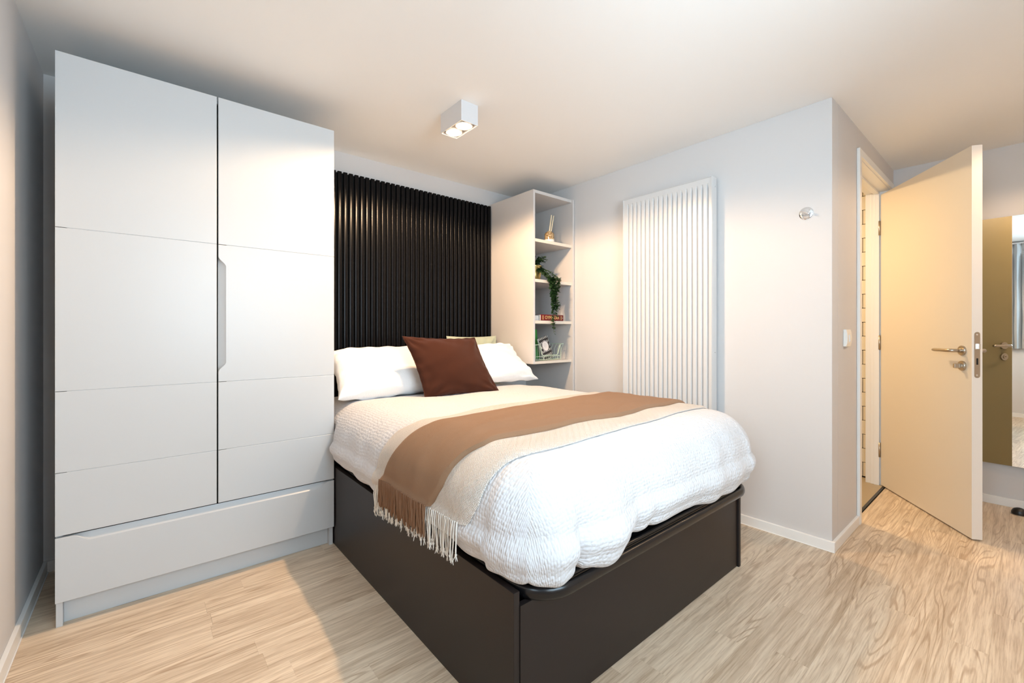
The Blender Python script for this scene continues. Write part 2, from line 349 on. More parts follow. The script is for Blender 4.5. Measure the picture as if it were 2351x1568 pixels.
# skirtings
SH, ST = .05, .014
def skirt(name, segs):
    b = MB()
    for s_ in segs: b.box(*s_, 0, SH, bev=.0018)
    q = segs[0]; struct(b, name, 'trim', ((q[0]+q[1])/2, (q[2]+q[3])/2, 0))
skirt('baseboard_left', [(LX, LX+ST, NY+ST, BY-ST)])
skirt('baseboard_back', [(LX+.0005, -.253, BY-ST, BY)])
skirt('baseboard_right', [(RX-ST, RX, HY-ST, 2.29)])
skirt('baseboard_hallway', [(RX+.0005, DX0-.046, HY-ST, HY), (DX1+.046, HX-ST, HY-ST, HY)])
skirt('baseboard_far', [(HX-ST, HX, NY+ST, HY-.0005)])
skirt('baseboard_front', [(LX+.0005, HX-.0005, NY, NY+ST)])
# sealant bead that runs where skirting meets floor
for nm, bx in (('trim_1', (LX+ST, LX+ST+.004, NY+ST, BY-ST)), ('trim_2', (RX-ST-.004, RX-ST, HY-ST, 2.29))):
    struct(MB().box(*bx, 0, .004, bev=.0012, seg=1), nm, 'trim', (bx[0], (bx[2]+bx[3])/2, 0))
# window
w = bpy.data.objects.new('window_1', None); COL.objects.link(w); w.location = (LX-.08, (WY0+WY1)/2, WZ0); w['kind'] = 'structure'
b = MB(); fx0, fx1, fw = LX-.11, LX-.06, .055
b.box(fx0, fx1, WY0, WY0+fw, WZ0, WZ1, bev=.004); b.box(fx0, fx1, WY1-fw, WY1, WZ0, WZ1, bev=.004)
b.box(fx0, fx1, WY0+fw, WY1-fw, WZ0, WZ0+fw, bev=.004); b.box(fx0, fx1, WY0+fw, WY1-fw, WZ1-fw, WZ1, bev=.004)
mid = (WY0+WY1)/2; b.box(fx0, fx1, mid-.03, mid+.03, WZ0+fw, WZ1-fw, bev=.004); b.build('window_frame', 'alu', w)
for y0, y1 in ((WY0+fw, mid-.03), (mid+.03, WY1-fw)): MB().box(LX-.088, LX-.082, y0, y1, WZ0+fw, WZ1-fw).build('pane', 'glass', w)
MB().box(LX-.06, LX+.012, WY0-.0, WY1, WZ0-.018, WZ0+.004, bev=.003).build('window_sill', 'trim', w)
w = bpy.data.objects.new('unseen_window', None); COL.objects.link(w); w.location = ((FX0+FX1)/2, NY-.08, WZ0); w['kind'] = 'structure'  # added window, out of view, that lets daylight onto the wardrobe front
b = MB(); fy0, fy1 = NY-.11, NY-.06
b.box(FX0, FX0+fw, fy0, fy1, WZ0, WZ1, bev=.004); b.box(FX1-fw, FX1, fy0, fy1, WZ0, WZ1, bev=.004)
b.box(FX0+fw, FX1-fw, fy0, fy1, WZ0, WZ0+fw, bev=.004); b.box(FX0+fw, FX1-fw, fy0, fy1, WZ1-fw, WZ1, bev=.004)
mid = (FX0+FX1)/2; b.box(mid-.03, mid+.03, fy0, fy1, WZ0+fw, WZ1-fw, bev=.004); b.build('window_frame', 'alu', w)
for x0, x1 in ((FX0+fw, mid-.03), (mid+.03, FX1-fw)): MB().box(x0, x1, NY-.088, NY-.082, WZ0+fw, WZ1-fw).build('pane', 'glass', w)
MB().box(FX0, FX1, NY-.06, NY+.012, WZ0-.018, WZ0+.004, bev=.003).build('window_sill', 'trim', w)
# bathroom door lining: jambs, head, stops, architraves
t = bpy.data.objects.new('trim_door_frame', None); COL.objects.link(t); t.location = (DX0, HY, 0); t['kind'] = 'structure'
JD = .13
MB().box(DX0-.03, DX0, HY-.001, HY+JD+.004, 0, DZ+.03, bev=.0015).build('jamb', 'trim', t)
MB().box(DX1, DX1+.03, HY-.001, HY+JD+.004, 0, DZ+.03, bev=.0015).build('jamb', 'trim', t)
MB().box(DX0, DX1, HY-.001, HY+JD+.004, DZ, DZ+.03, bev=.0015).build('frame_head', 'trim', t)
for xa, xb in ((DX0, DX0+.014), (DX1-.014, DX1)): MB().box(xa, xb, HY+.055, HY+.085, 0, DZ, bev=.002).build('door_stop_bead', 'trim', t)
for xa, xb in ((DX1-.007, DX1),): MB().box(xa, xb, HY+.085, HY+.105, 0, DZ, bev=.002).build('door_stop_bead', 'trim', t)
MB().box(DX0+.014, DX1-.014, HY+.055, HY+.085, DZ-.014, DZ, bev=.002).build('door_stop_bead', 'trim', t)
AW, AP = .045, .016
MB().box(DX0-AW, DX0-.004, HY-AP, HY-.0005, 0, DZ+AW, bev=.0025).build('architrave', 'trim', t)
MB().box(DX1+.004, DX1+AW, HY-AP, HY-.0005, 0, DZ+AW, bev=.0025).build('architrave', 'trim', t)
MB().box(DX0-.004, DX1+.004, HY-AP, HY-.0005, DZ+.004, DZ+AW, bev=.0025).build('architrave', 'trim', t)

# ================================================================ BATHROOM DOOR (open into the hallway)
DL, DT = .83, .044
ang = math.atan2(.575, .818); hx, hy_ = 3.252+.818*DL, .189+.575*DL
d = bpy.data.objects.new('door_1', None); COL.objects.link(d); d.location = (hx, hy_, 0); d.rotation_euler = (0, 0, ang); d['kind'] = 'structure'
d['label'] = 'cream bathroom door standing open into the hallway beside the mirror'
MB().box(-DL+.0008, 0, -DT+.0012, 0, .008, 2.032, bev=.001).build('door_leaf', 'door', d, local=True)
MB().box(-DL, -DL+.0008, -DT, 0, .008, 2.032).build('edge_lipping', 'dooredge', d, local=True)
tag(MB().box(-DL+.0008, 0, -DT, -DT+.0012, .008, 2.032).build('back_facing', 'doorback', d, local=True), 'olive brown outer face')
def lever(sgn, yf):
    # sgn +1 visible face, -1 hallway face; x along leaf towards hinge
    x, z = -DL+.062, .975
    R = Matrix.Translation((x, yf, z)) @ Matrix.Rotation(-sgn*PI/2, 4, 'X')
    h = MB().lathe([(.026, 0), (.026, .007), (.0245, .009), (.011, .009), (.0105, .02)], n=36, mat=R)
    h = h.build('rose', 'nickel', d, local=True)
    p_ = [(x, yf+sgn*.008, z), (x, yf+sgn*.040, z), (x+.003, yf+sgn*.049, z), (x+.012, yf+sgn*.054, z), (x+.05, yf+sgn*.055, z), (x+.12, yf+sgn*.055, z), (x+.133, yf+sgn*.055, z)]
    b = MB(); b.tube(p_, [.0095, .0095, .0095, .0095, .0092, .0092, .0075], n=14); b.build('lever_handle', 'nickel', d, local=True)
    z2 = .895; R = Matrix.Translation((x, yf, z2)) @ Matrix.Rotation(-sgn*PI/2, 4, 'X')
    MB().lathe([(.026, 0), (.026, .007), (.0245, .009), (.014, .009), (.013, .012), (.0125, .013)], n=36, mat=R).build('rose', 'nickel', d, local=True)
    if sgn > 0:
        b = MB(); b.box(x-.007, x+.007, yf+.012, yf+.040, z2-.012, z2+.012, bev=.003); b.build('thumb_turn', 'nickel', d, local=True)
    else:
        b = MB(); b.box(x-.006, x+.006, yf-.0145, yf-.012, z2-.0015, z2+.0015); b.build('coin_slot', 'darkgap', d, local=True)
lever(1, 0); lever(-1, -DT)
def stad(cx_, w_, z0, z1, n=10):
    r = w_/2; P = [(cx_+r*math.cos(a), z0+r+r*math.sin(a)) for a in [PI+PI*i/n for i in range(n+1)]]
    P += [(cx_+r*math.cos(a), z1-r+r*math.sin(a)) for a in [PI*i/n for i in range(n+1)]]
    return P
lp = MB().prism(stad(-DT/2, .024, .837, 1.073), 'X', -DL-.0012, -DL).build('latch_plate', 'nickel', d, local=True)
b = MB(); b.prism([(-DT/2-.009, .985), (-DT/2+.006, .985), (-DT/2+.006, 1.013), (-DT/2-.009, 1.013)], 'X', -DL-.0035, -DL-.0012)
b.box(-DL-.011, -DL-.0012, -DT/2-.009, -DT/2+.000, .986, 1.012, bev=.001); b.build('latch_bolt', 'chrome', lp, local=True)
MB().box(-DL-.0016, -DL-.0011, -DT/2-.004, -DT/2+.004, .905, .938).build('bolt_slot', 'darkgap', lp, local=True)
for zz in (.851, 1.059): MB().lathe([(.0042, 0), (.003, .001)], n=12, mat=Matrix.Translation((-DL-.0012, -DT/2, zz)) @ Matrix.Rotation(-PI/2, 4, 'Y')).build('screw', 'chrome', lp, local=True)
for zz in (.25, 1.0, 1.8): b = MB(); b.tube([(.004, .006, zz-.05), (.004, .006, zz+.05)], .006, n=12); b.build('hinge', 'nickel', d, local=True)

# ================================================================ WARDROBE
wr = thing('wardrobe', (.24, 2.54, 0), 'tall pale grey two-door wardrobe with a full-width drawer, left of the bed', 'wardrobe')
WX0, WX1, WF, WBK = -.246, .728, 2.25, 2.825
b = MB()
b.box(WX0, WX0+.018, WF+.02, WBK, 0, 2.08, bev=.0008); b.build('side_panel', 'ward', wr)
b = MB(); b.box(WX1-.018, WX1, WF+.02, WBK, 0, 2.08, bev=.0008); b.build('side_panel', 'ward', wr)
MB().box(WX0+.018, WX1-.018, WF+.022, WBK, 2.062, 2.08).build('top_panel', 'ward', wr)
MB().box(WX0+.018, WX1-.018, WBK-.01, WBK, .09, 2.062).build('back_panel', 'ward', wr)
MB().box(WX0+.018, WX1-.018, WF+.03, WBK-.01, .33, .348).build('inner_base', 'darkgap', wr)
MB().box(WX0+.0181, WX1-.0181, 2.298, 2.314, 0, .094, bev=.001).build('plinth', 'ward', wr)
MB().box(WX0+.018, WX1-.018, WF+.03, WF+.035, .348, 2.06).build('inner_shadow_board', 'darkgap', wr)
G = .0025  # groove half-gap
zs = [.336, .563, .857, 1.450, 2.084]
def arcpts(cx_, cz_, r, a0, a1, n=8): return [(cx_+r*math.cos(a0+(a1-a0)*i/n), cz_+r*math.sin(a0+(a1-a0)*i/n)) for i in range(n+1)]
def wdoor(x0, x1, notch):
    b = MB()
    for i in range(4):
        z0, z1 = zs[i]+(0.0009 if i else 0), zs[i+1]-(0.0009 if i < 3 else 0)
        if notch and i == 2:
            # scoop cut from the door's left edge, ends swept in an S
            S_ = lambda t: t*t*(3-2*t)
            up = [(x0+.027*S_(k/10), 1.398-.042*(k/10)) for k in range(11)]; lo = [(x0+.027*S_(1-k/10), .942-.042*(k/10)) for k in range(11)]
            poly = [(x0, z0), (x1, z0), (x1, z1), (x0, z1)]+up+lo
        else: poly = [(x0, z0), (x1, z0), (x1, z1), (x0, z1)]
        b.prism(poly, 'Y', WF, WF+.018, bev=.0012, seg=1)
    b.box(x0+.03, x1-.001, WF+.0018, WF+.0185, zs[0]+.001, zs[4]-.001)
    return b.build('door', 'ward', wr)
dl = wdoor(WX0, .2372, False)
dr_ = wdoor(.2428, WX1, True)
b = MB()  # the sloped bright lip behind the scoop
S_ = lambda t: t*t*(3-2*t)
P = []
for k in range(41):
    q = k/40; z = .900+.498*q; e = min(1, (z-.900)/.042, (1.398-z)/.042); e = S_(max(0, e))
    P.append([(.2428+.027*e, WF+.001, z), (.2428+.020*e, WF+.010, z), (.2432, WF+.0178, z)])
b.grid(np.array(P)); b.build('finger_pull', 'ward', dr_)
# drawer with a long scoop along its top edge
x0, x1 = WX0, WX1; zt_, zb_ = .3285, .095
poly = [(x0, zb_), (x1, zb_), (x1, zt_)]
poly += [(x1-.025-.05*k/10, zt_-.026*S_(k/10)) for k in range(11)]
poly += [(x0+.095-.05*k/10, zt_-.026*S_(1-k/10)) for k in range(11)]
poly += [(x0, zt_)]
drw = MB().prism(poly, 'Y', WF, WF+.018, bev=.0012, seg=1).build('drawer', 'ward', wr)
P = []
for k in range(61):
    x = x0+.045+(x1-.025-x0-.045)*k/60; e = S_(max(0, min(1, (x-x0-.045)/.05, (x1-.025-x)/.05)))
    P.append([(x, WF+.001, zt_-.026*e), (x, WF+.010, zt_-.019*e), (x, WF+.0178, zt_-.0006)])
b = MB(); b.grid(np.array(P)); b.build('finger_pull', 'ward', drw)
MB().box(x0+.03, x1-.03, WF+.019, WF+.16, .12, .30).build('drawer_box', 'darkgap', drw)

# ================================================================ SLATTED HEADBOARD PANEL
sp = thing('slatted_wall_panel', (1.43, BY-.02, 0), 'black vertical-slatted panel on the wall behind the bed', 'wall panel')
MB().box(.732, 2.132, BY-.0285, BY-.0005, .02, 2.078).build('backing_board', 'slatback', sp)
pitch = .0357; me = None; k = 0
x = 2.132-pitch/2
while x > .745:
    if me is None:
        hw = .0130
        poly = [(-hw, 0), (hw, 0)]+[(hw, -.013), (hw-.0007, -.0153), (hw-.0026, -.0172), (hw-.005, -.018), (-hw+.005, -.018), (-hw+.0026, -.0172), (-hw+.0007, -.0153), (-hw, -.013)]
        o = MB().prism(poly, 'Z', 0, 2.062).build('slat', 'slat', sp, local=True, normals=True); me = o.data
        for f in me.polygons: f.use_smooth = abs(f.normal.z) < .5
        for e_ in me.edges:
            v0, v1 = me.vertices[e_.vertices[0]].co, me.vertices[e_.vertices[1]].co
            if abs(v0.z-v1.z) < 1e-5: e_.use_edge_sharp = True
    else: o = bpy.data.objects.new('slat', me); COL.objects.link(o); o.parent = sp
    o.location = Vector((x, BY-.0285, .02))-sp.location; x -= pitch

# ================================================================ SHELF UNIT
su = thing('shelving_unit', (2.35, 2.56, 0), 'tall open cream-grey shelf unit in the corner beside the headboard', 'shelf')
UX0, UX1, UF, UB = 2.138, 2.563, 2.298, 2.829
MB().box(UX0, UX0+.018, UF, UB, .842, 2.103, bev=.0008).build('side_panel', 'shelfb', su)
MB().box(UX1-.018, UX1, UF-.012, UB, .052, 2.103, bev=.0008).build('side_panel', 'shelfb', su)
MB().box(UX1+.0002, RX-.0003, UF-.005, UF+.02, .052, 2.098, bev=.0008).build('filler_strip', 'shelfb', su)
MB().box(UX0+.018, UX1-.018, UF, UB, 2.081, 2.103, bev=.0008).build('top_panel', 'shelfb', su)
for zt in (1.752, 1.459, 1.158):
    s_ = MB().box(UX0+.0182, UX1-.0182, UF+.003, UB-.008, zt-.022, zt, bev=.0008).build('shelf', 'shelfb', su)
    MB().box(UX0+.0182, UX1-.0182, UF+.0015, UF+.003, zt-.022, zt).build('edge_band', 'shelfedge', s_)
s_ = MB().box(UX0+.0182, UX1-.0182, UF+.003, UB-.008, .842, .860, bev=.0008).build('shelf', 'shelfb', su)
MB().box(UX0+.0182, UX1-.0182, UF+.0015, UF+.003, .842, .860).build('edge_band', 'shelfedge', s_)
MB().box(UX0+.018, UX1-.018, UB-.008, UB, .842, 2.081).build('back_panel', 'shelfb', su)

# ================================================================ RADIATOR
rd = thing('radiator', (2.535, 1.48, .16), 'tall white ribbed vertical radiator on the wall right of the bed', 'radiator')
RY0, RY1, RZ0, RZ1, RF = 1.178, 1.788, .17, 1.974, 2.500
n_r = 18; per = (RY1-RY0-.035)/n_r
prof = [(RY0+.002, 0)]
y = RY0+.0175
for i in range(n_r):
    prof += [(y+per*.04, 0), (y+per*.12, .012), (y+per*.30, .013), (y+per*.42, .002), (y+per*.50, 0), (y+per*.98, 0)]; y += per
prof += [(RY1-.002, 0)]
zz = [RZ0+.003, RZ0+.035, RZ0+.06, RZ1-.06, RZ1-.035, RZ1-.003]; am = [0, 0, 1, 1, 0, 0]
P = np.array([[(RF+.003+dx*am[j], yy, zz[j]) for j in range(6)] for yy, dx in prof])
b = MB(); b.grid(P)
for f in b.b.faces: f.smooth = False
b.build('ribbed_front', 'rad', rd)
MB().box(RF, RX-.012, RY0-.0015, RY0, RZ0, RZ1, bev=.0004, seg=1).build('side_panel', 'rad', rd)
MB().box(RF, RX-.012, RY1, RY1+.0015, RZ0, RZ1, bev=.0004, seg=1).build('side_panel', 'rad', rd)
MB().box(RF, RX-.012, RY0, RY1, RZ1-.0025, RZ1, bev=.0008, seg=1).build('top_cover', 'rad', rd)
b = MB(); b.tube([(RF+.002, RY0+.003, RZ0), (RF+.002, RY0+.003, RZ1-.003), (RF+.002, RY1-.003, RZ1-.003), (RF+.002, RY1-.003, RZ0)], .003, n=6); b.build('edge_rim', 'rad', rd)
MB().box(RF+.02, RX-.02, RY0+.01, RY1-.01, RZ0+.01, RZ1-.02).build('rear_panel', 'rad', rd)
MB().box(RX-.02, RX-.0005, RY0+.1, RY0+.14, RZ1-.3, RZ1-.2).build('bracket', 'rad', rd)
MB().box(RX-.02, RX-.0005, RY1-.14, RY1-.1, RZ1-.3, RZ1-.2).build('bracket', 'rad', rd)
for zq in (RZ1-.055, RZ1-1.02): MB().lathe([(.0035, 0), (.003, .0015)], n=10, mat=Matrix.Translation((RF+.035, RY0-.0015, zq)) @ Matrix.Rotation(PI/2, 4, 'X')).build('screw', 'chrome', rd)

# ================================================================ WALL FITTINGS
hk = thing('coat_hook', (RX, .729, 1.675), 'small round chrome hook plate high on the wall near the corner', 'hook')
HM = Matrix.Translation((RX, .729, 1.675)) @ Matrix.Rotation(-PI/2, 4, 'Y')
MB().lathe([(.031, 0), (.031, .003), (.028, .005), (.010, .005), (.009, .012)], n=36, mat=HM).build('base_plate', 'chrome', hk)
b = MB(); b.tube([(RX-.012, .729, 1.675), (RX-.03, .729, 1.676)], .006, n=10); b.tube([(RX-.032, .745, 1.684), (RX-.032, .729, 1.677), (RX-.032, .711, 1.668)], .006, n=10); b.build('peg', 'chrome', hk)
for dy in (-.015, .013): MB().lathe([(.004, 0), (.0035, .002)], n=10, mat=Matrix.Translation((RX-.005, .729+dy, 1.69)) @ Matrix.Rotation(-PI/2, 4, 'Y')).build('screw', 'chrome', hk)
sw = thing('light_switch', (2.81, HY, 1.04), 'white curved light switch on the wall beside the bathroom door frame', 'switch')
poly = [(HY-.0005, .998), (HY-.013, .998), (HY-.017, 1.015), (HY-.019, 1.042), (HY-.017, 1.069), (HY-.013, 1.086), (HY-.0005, 1.086)]
MB().prism(poly, 'X', 2.767, 2.853, bev=.001).build('cover_plate', 'plastic', sw)
MB().prism([(2.795, 1.058), (2.826, 1.058), (2.818, 1.022), (2.803, 1.022)], 'Y', HY-.0225, HY-.0175, bev=.0015).build('rocker', 'plastic', sw)
ds = thing('door_stop', (3.93, .035, 0), 'black half-dome rubber door stop on the floor by the far skirting', 'door stop')
prof = [(.033, 0), (.0335, .01), (.031, .02), (.024, .030), (.012, .036), (.001, .038)]
MB().lathe(prof, (3.93, .035, .003), n=28).build('rubber_dome', 'rubber', ds)
MB().lathe([(.036, 0), (.036, .003), (.033, .0035)], (3.93, .035, 0), n=28).build('base_plate', 'nickel', ds)
mi = thing('wall_mirror', (HX, .15, .25), 'frameless mirror on the far hallway wall behind the open door', 'mirror')
MR = Matrix.Translation((HX-.003, .46, 0)) @ Matrix.Rotation(math.radians(-2.8), 4, 'Z')
MB().box(-.0055, -.0012, -.74, 0, .255, 1.782, bev=.0006, seg=1, mat=MR).build('mirror_glass', 'mirror', mi)
MB().prism([(HX-.0045, .459), (HX-.0395, -.279), (HX-.0005, -.279), (HX-.0005, .459)], 'Z', .256, 1.781).build('backing', 'darkgap', mi)

# ================================================================ CEILING SPOTS
def ceiling_lamp(cx_, cy_, label, energy):
    c = thing('ceiling_spotlight', (cx_, cy_, CZ), label, 'lamp')
    hx_, hy2, z0 = .050, .098, CZ-.102
    b = MB()
    b.box(cx_-hx_, cx_+hx_, cy_-hy2, cy_-hy2+.003, z0, CZ); b.box(cx_-hx_, cx_+hx_, cy_+hy2-.003, cy_+hy2, z0, CZ)
    b.box(cx_-hx_, cx_-hx_+.003, cy_-hy2+.003, cy_+hy2-.003, z0, CZ); b.box(cx_+hx_-.003, cx_+hx_, cy_-hy2+.003, cy_+hy2-.003, z0, CZ)
    b.build('housing', 'lampwhite', c)
    MB().box(cx_-hx_+.003, cx_+hx_-.003, cy_-hy2+.003, cy_+hy2-.003, z0+.012, z0+.014).build('inner_plate', 'ink', c)
    for dy in (-.047, .047):
        r = MB().lathe([(.030, .010), (.043, .010), (.0435, .0), (.040, -.0005), (.030, .006), (.030, .010)], (cx_, cy_+dy, z0+.001), n=32, cap=False).build('bezel', 'lampwhite', c)
        MB().lathe([(.0295, .004), (.0295, -.001), (.026, -.007), (.017, -.011), (.001, -.0125)], (cx_, cy_+dy, z0+.002), n=28).build('lens', 'lens', r)
        l = bpy.data.lights.new('spot_bulb', 'SPOT'); l.spot_size = math.radians(168); l.spot_blend = .25; l.shadow_soft_size = .022; l.energy = energy; l.color = WARM
        o = bpy.data.objects.new('spot_bulb', l); COL.objects.link(o); o.parent = c; o.location = (0, dy, z0-.034-CZ)
    return c
ceiling_lamp(1.245, 1.903, 'white twin ceiling spotlight above the bed, switched on', LAMP)
ceiling_lamp(3.30, -.38, 'unseen white twin ceiling spotlight added over the hallway, switched on', HALL_ADDED)  # out-of-frame lamp added to light the hallway; the handle shadow suggests one

# ================================================================ CURTAINS (seen in the mirror)
def curtain(y0, y1, folds, label):
    ct = thing('curtain', (LX+.06, (y0+y1)/2, .87), label, 'curtain', 'curtains drawn open either side of the window')
    nu, nv = folds*16+1, 24; P = np.zeros((nu, nv, 3))
    for i in range(nu):
        u = i/(nu-1)
        for j in range(nv):
            v = j/(nv-1); z = .868+(2.185-.868)*v
            pin = 1-.75*math.exp(-((z-2.10)/.06)**2)
            ph = u*folds*2*PI
            P[i, j] = (LX+.055+.032*pin*math.sin(ph)+.004*math.sin(z*9+u*20), y0+(y1-y0)*(u+.10/folds*math.sin(2*ph)*pin), z)
    b = MB(); b.grid(P); o = b.build('curtain_cloth', 'curtain', ct)
    b = MB(); b.tube([(LX+.055, y0-.01, 2.195), (LX+.055, y1+.01, 2.195)], .009, n=10); b.build('curtain_track', 'alu', ct)
curtain(.37, .70, 5, 'light grey pleated curtain bunched at the window end nearer the bed')
curtain(-.83, -.66, 3, 'light grey pleated curtain bunched at the window end farther from the bed')

# ================================================================ BED
bd = thing('bed', (1.42, 1.8, 0), 'black box storage bed with a rounded metal foot rail', 'bed')
BL, BRX, BF = .733, 2.089, .862
MB().box(BL, BL+.020, BF, 2.79, 0, .391, bev=.0012).build('side_panel', 'black', bd)
MB().box(BRX-.019, BRX, BF-.012, 2.79, 0, .348, bev=.004, seg=3).build('side_panel', 'black', bd)
MB().box(BL+.0203, BRX-.0193, BF-.003, BF+.015, .004, .352, bev=.0008).build('foot_panel', 'black', bd)
MB().box(BL+.0203, BRX-.0193, BF+.03, 2.785, .29, .330).build('base_board', 'darkgap', bd)
def arc3(cx_, cy_, r, a0, a1, z, n=10): return [(cx_+r*math.cos(a0+(a1-a0)*i/n), cy_+r*math.sin(a0+(a1-a0)*i/n), z) for i in range(n+1)]
def rail(z, r, ins, flat):
    RR = .115
    xl, xr, yc = .775+ins, 2.098-ins, .812+RR+ins
    p_ = [(xl, 2.7, z), (xl, 1.6, z)]+arc3(xl+RR, yc, RR, PI, 1.5*PI, z)+arc3(xr-RR, yc, RR, 1.5*PI, 2*PI, z)+[(xr, 1.6, z), (xr, 2.7, z)]
    b = MB(); b.tube(p_, r, n=16, flat=flat); return b
rail(.3715, .0190, .0, .62).build('foot_rail', 'blackmetal', bd)
rail(.397, .0080, .012, 1.).build('upper_rail', 'blackmetal', bd)
MB().box(BL+.09, 2.07, BF-.02, 2.75, .354, .388, bev=.004).build('deck', 'blackmetal', bd)
mt = top(MB().box(.86, 2.03, .93, 2.76, .389, .575, bev=.03, seg=3), 'mattress', 'mattress', (1.44, 1.8, .389), 'dark mattress almost hidden under the white duvet', 'mattress')
BX0,BX1,BY0,BY1=.878,1.992,.955,2.78     # flat top of the duvet
RS=.175
def vnoise(a,b,s):
    r=0*a
    for i,(fx,fy,p,am) in enumerate(((1,.35,.3,1),(-.6,1.1,1.7,.8),(1.9,1.3,2.9,.45),(-2.3,.9,4.1,.4),(3.1,-2.2,.7,.25),(.8,3.7,5.2,.25))):
        r=r+am*np.sin((fx*a+fy*b)*s+p+1.3*np.sin((fy*a-fx*b)*s*.37+p*2))
    return r/2.2
def ztop(x,y):
    return .712+.012*np.cos((x-1.43)*2.2)-.03*np.clip((y-2.1)/.5,0,1)+.006*vnoise(x,y,5.)
def drape(a,b,lift=0.):
    a=np.asarray(a,float); b=np.asarray(b,float)
    ca=np.clip(a,BX0,BX1); cb=np.clip(b,BY0,BY1)
    ea=a-ca; eb=b-cb
    L2=np.hypot(ea,eb); mx=np.maximum(abs(ea),abs(eb))
    nx=np.where(L2>1e-9,ea/np.maximum(L2,1e-9),0); ny=np.where(L2>1e-9,eb/np.maximum(L2,1e-9),0)
    cor=2*abs(nx*ny)
    L=mx*(1+.10*cor)+(L2-mx)*.15
    R=RS
    th=np.minimum(L/R,math.pi/2)
    g=R*np.sin(th); k=R*(1-np.cos(th))
    ex=np.maximum(L-R*math.pi/2,0)
    # straight drop then curl under
    D=.075; q=.04
    dr=np.minimum(ex,D); k=k+dr
    g=g+.018*np.sin(np.clip(ex/D,0,1)*math.pi)
    cu=np.clip((ex-D)/q,0,math.pi*.8)
    k=k+q*np.sin(cu); g=g-q*(1-np.cos(cu))
    # local normal
    s=np.where(L<R*math.pi/2,np.sin(th),np.where(ex<D,1,np.cos(cu)*1.0)); c=np.where(L<R*math.pi/2,np.cos(th),np.where(ex<D,0,-np.sin(cu)))
    side=np.clip(L/(R*1.4),0,1)**2
    calm=1-.75*np.clip(ea/.08,0,1)
    per=(a*np.abs(ny)+b*np.abs(nx))
    wr=.006*vnoise(a,b,6.5)+.0035*vnoise(b,a,17.)
    w=wr*(.35+.45*side)*calm+calm*side*.004*np.sin(per*24+2*np.sin(per*7))
    low=np.clip((L-R*.95)/(R*.9),0,1)**1.5
    # deep pleats at the foot near the corner
    for pc,am,wd in ((.905,.028,.020),(1.17,.012,.024),(1.26,.008,.02)):
        w=w-low*am*np.exp(-((a-pc)/wd)**2)*(eb<0)
    w=w+low*.012*np.exp(-((a-.78)/.07)**2)*(eb<0)+low*.02*np.exp(-((a-1.03)/.07)**2)*(eb<0)
    w=w+lift
    hem=side*(.009*np.sin(per*9+1.)*(eb<0)+.006*np.sin(per*6.+.5))
    hem=hem-side*(.014*(eb<0)+.010*np.exp(-((a-.64)/.12)**2)*(eb<0))
    x=ca+nx*(g+w*s); y=cb+ny*(g+w*s); z=ztop(ca,cb)-k+w*c+hem*np.clip(ex/D,0,1)
    return x,y,z
LMAX=RS*math.pi/2+.075+.04*2.3

# duvet: one sheet laid over the mattress and curled under at its hem
na, nb = 190, 210
aa = np.concatenate([np.linspace(BX0-LMAX, BX0, 62)[:-1], np.linspace(BX0, BX1, 90), np.linspace(BX1, BX1+LMAX, 50)[1:]])
bb = np.concatenate([np.linspace(BY0-LMAX, BY0, 70)[:-1], np.linspace(BY0, BY1-.12, 120)])
A, B_ = np.meshgrid(aa, bb, indexing='ij'); X, Y, Z = drape(A, B_)
k_ = np.clip((Y-2.20)/.04, 0, 1); X = X*(1-k_)+np.maximum(X, .7345)*k_   # squeezed in beside the wardrobe
b = MB(); b.grid(np.stack([X, Y, Z], -1), np.stack([A, B_], -1))
top(b, 'duvet', 'duvet', (1.43, 1.8, .6), 'white puckered cotton duvet spread over the bed', 'duvet')
def interp(pts, a):
    return np.interp(a, [p_[0] for p_ in pts], [p_[1] for p_ in pts])
def throw(name, mat, a0f, a0b, a1, fr, bk, lift, thick, label, waves):
    # fr / bk: b of the foot-side / head-side edge as a function of a ; hem runs from a0f (front) to a0b (back)
    nu, nv = 150, 46; P = np.zeros((nu, nv, 3)); UV = np.zeros((nu, nv, 2)); Q = np.zeros((nu, nv, 3))
    for j in range(nv):
        t = j/(nv-1); a0 = a0f+(a0b-a0f)*t; a = a0+(a1-a0)*np.linspace(0, 1, nu)**1.15
        f_, k_ = interp(fr, a), interp(bk, a)
        bb_ = f_+(k_-f_)*t+waves*np.sin(a*9+t*3)*.5*(1 if t in (0,) else .5)
        e = min(t, 1-t)*(k_-f_); th = thick*np.sqrt(np.clip(1-(1-np.clip(e/(thick*1.1), 0, 1))**2, 0, 1))
        rr = .0022*vnoise(a*1.0, bb_*3, 14.)+ .0008*np.sin(bb_*45+5*np.sin(a*4)+3*np.sin(a*2.2+bb_*3))
        x, y, z = drape(a, bb_, lift+th+rr*np.clip(e/.02, 0, 1)); P[:, j] = np.stack([x, y, z], -1)
        x, y, z = drape(a, bb_, lift*.35); Q[:, j] = np.stack([x, y, z], -1)
        UV[:, j, 0] = a; UV[:, j, 1] = bb_
    b = MB(); b.grid(P, UV); b.grid(Q, UV)
    # close the hem between upper and lower face
    b.grid(np.stack([P[0], Q[0]], 0), np.stack([UV[0], UV[0]], 0)); b.grid(np.stack([P[:, 0], Q[:, 0]], 0), np.stack([UV[:, 0], UV[:, 0]], 0)); b.grid(np.stack([P[:, -1], Q[:, -1]], 0), np.stack([UV[:, -1], UV[:, -1]], 0))
    t_ = thing(name, (1.3, float(P[75, 23, 1]), .72), label, 'blanket')
    b.build('woven_cloth', mat, t_)
    return t_, P[0], Q[0]
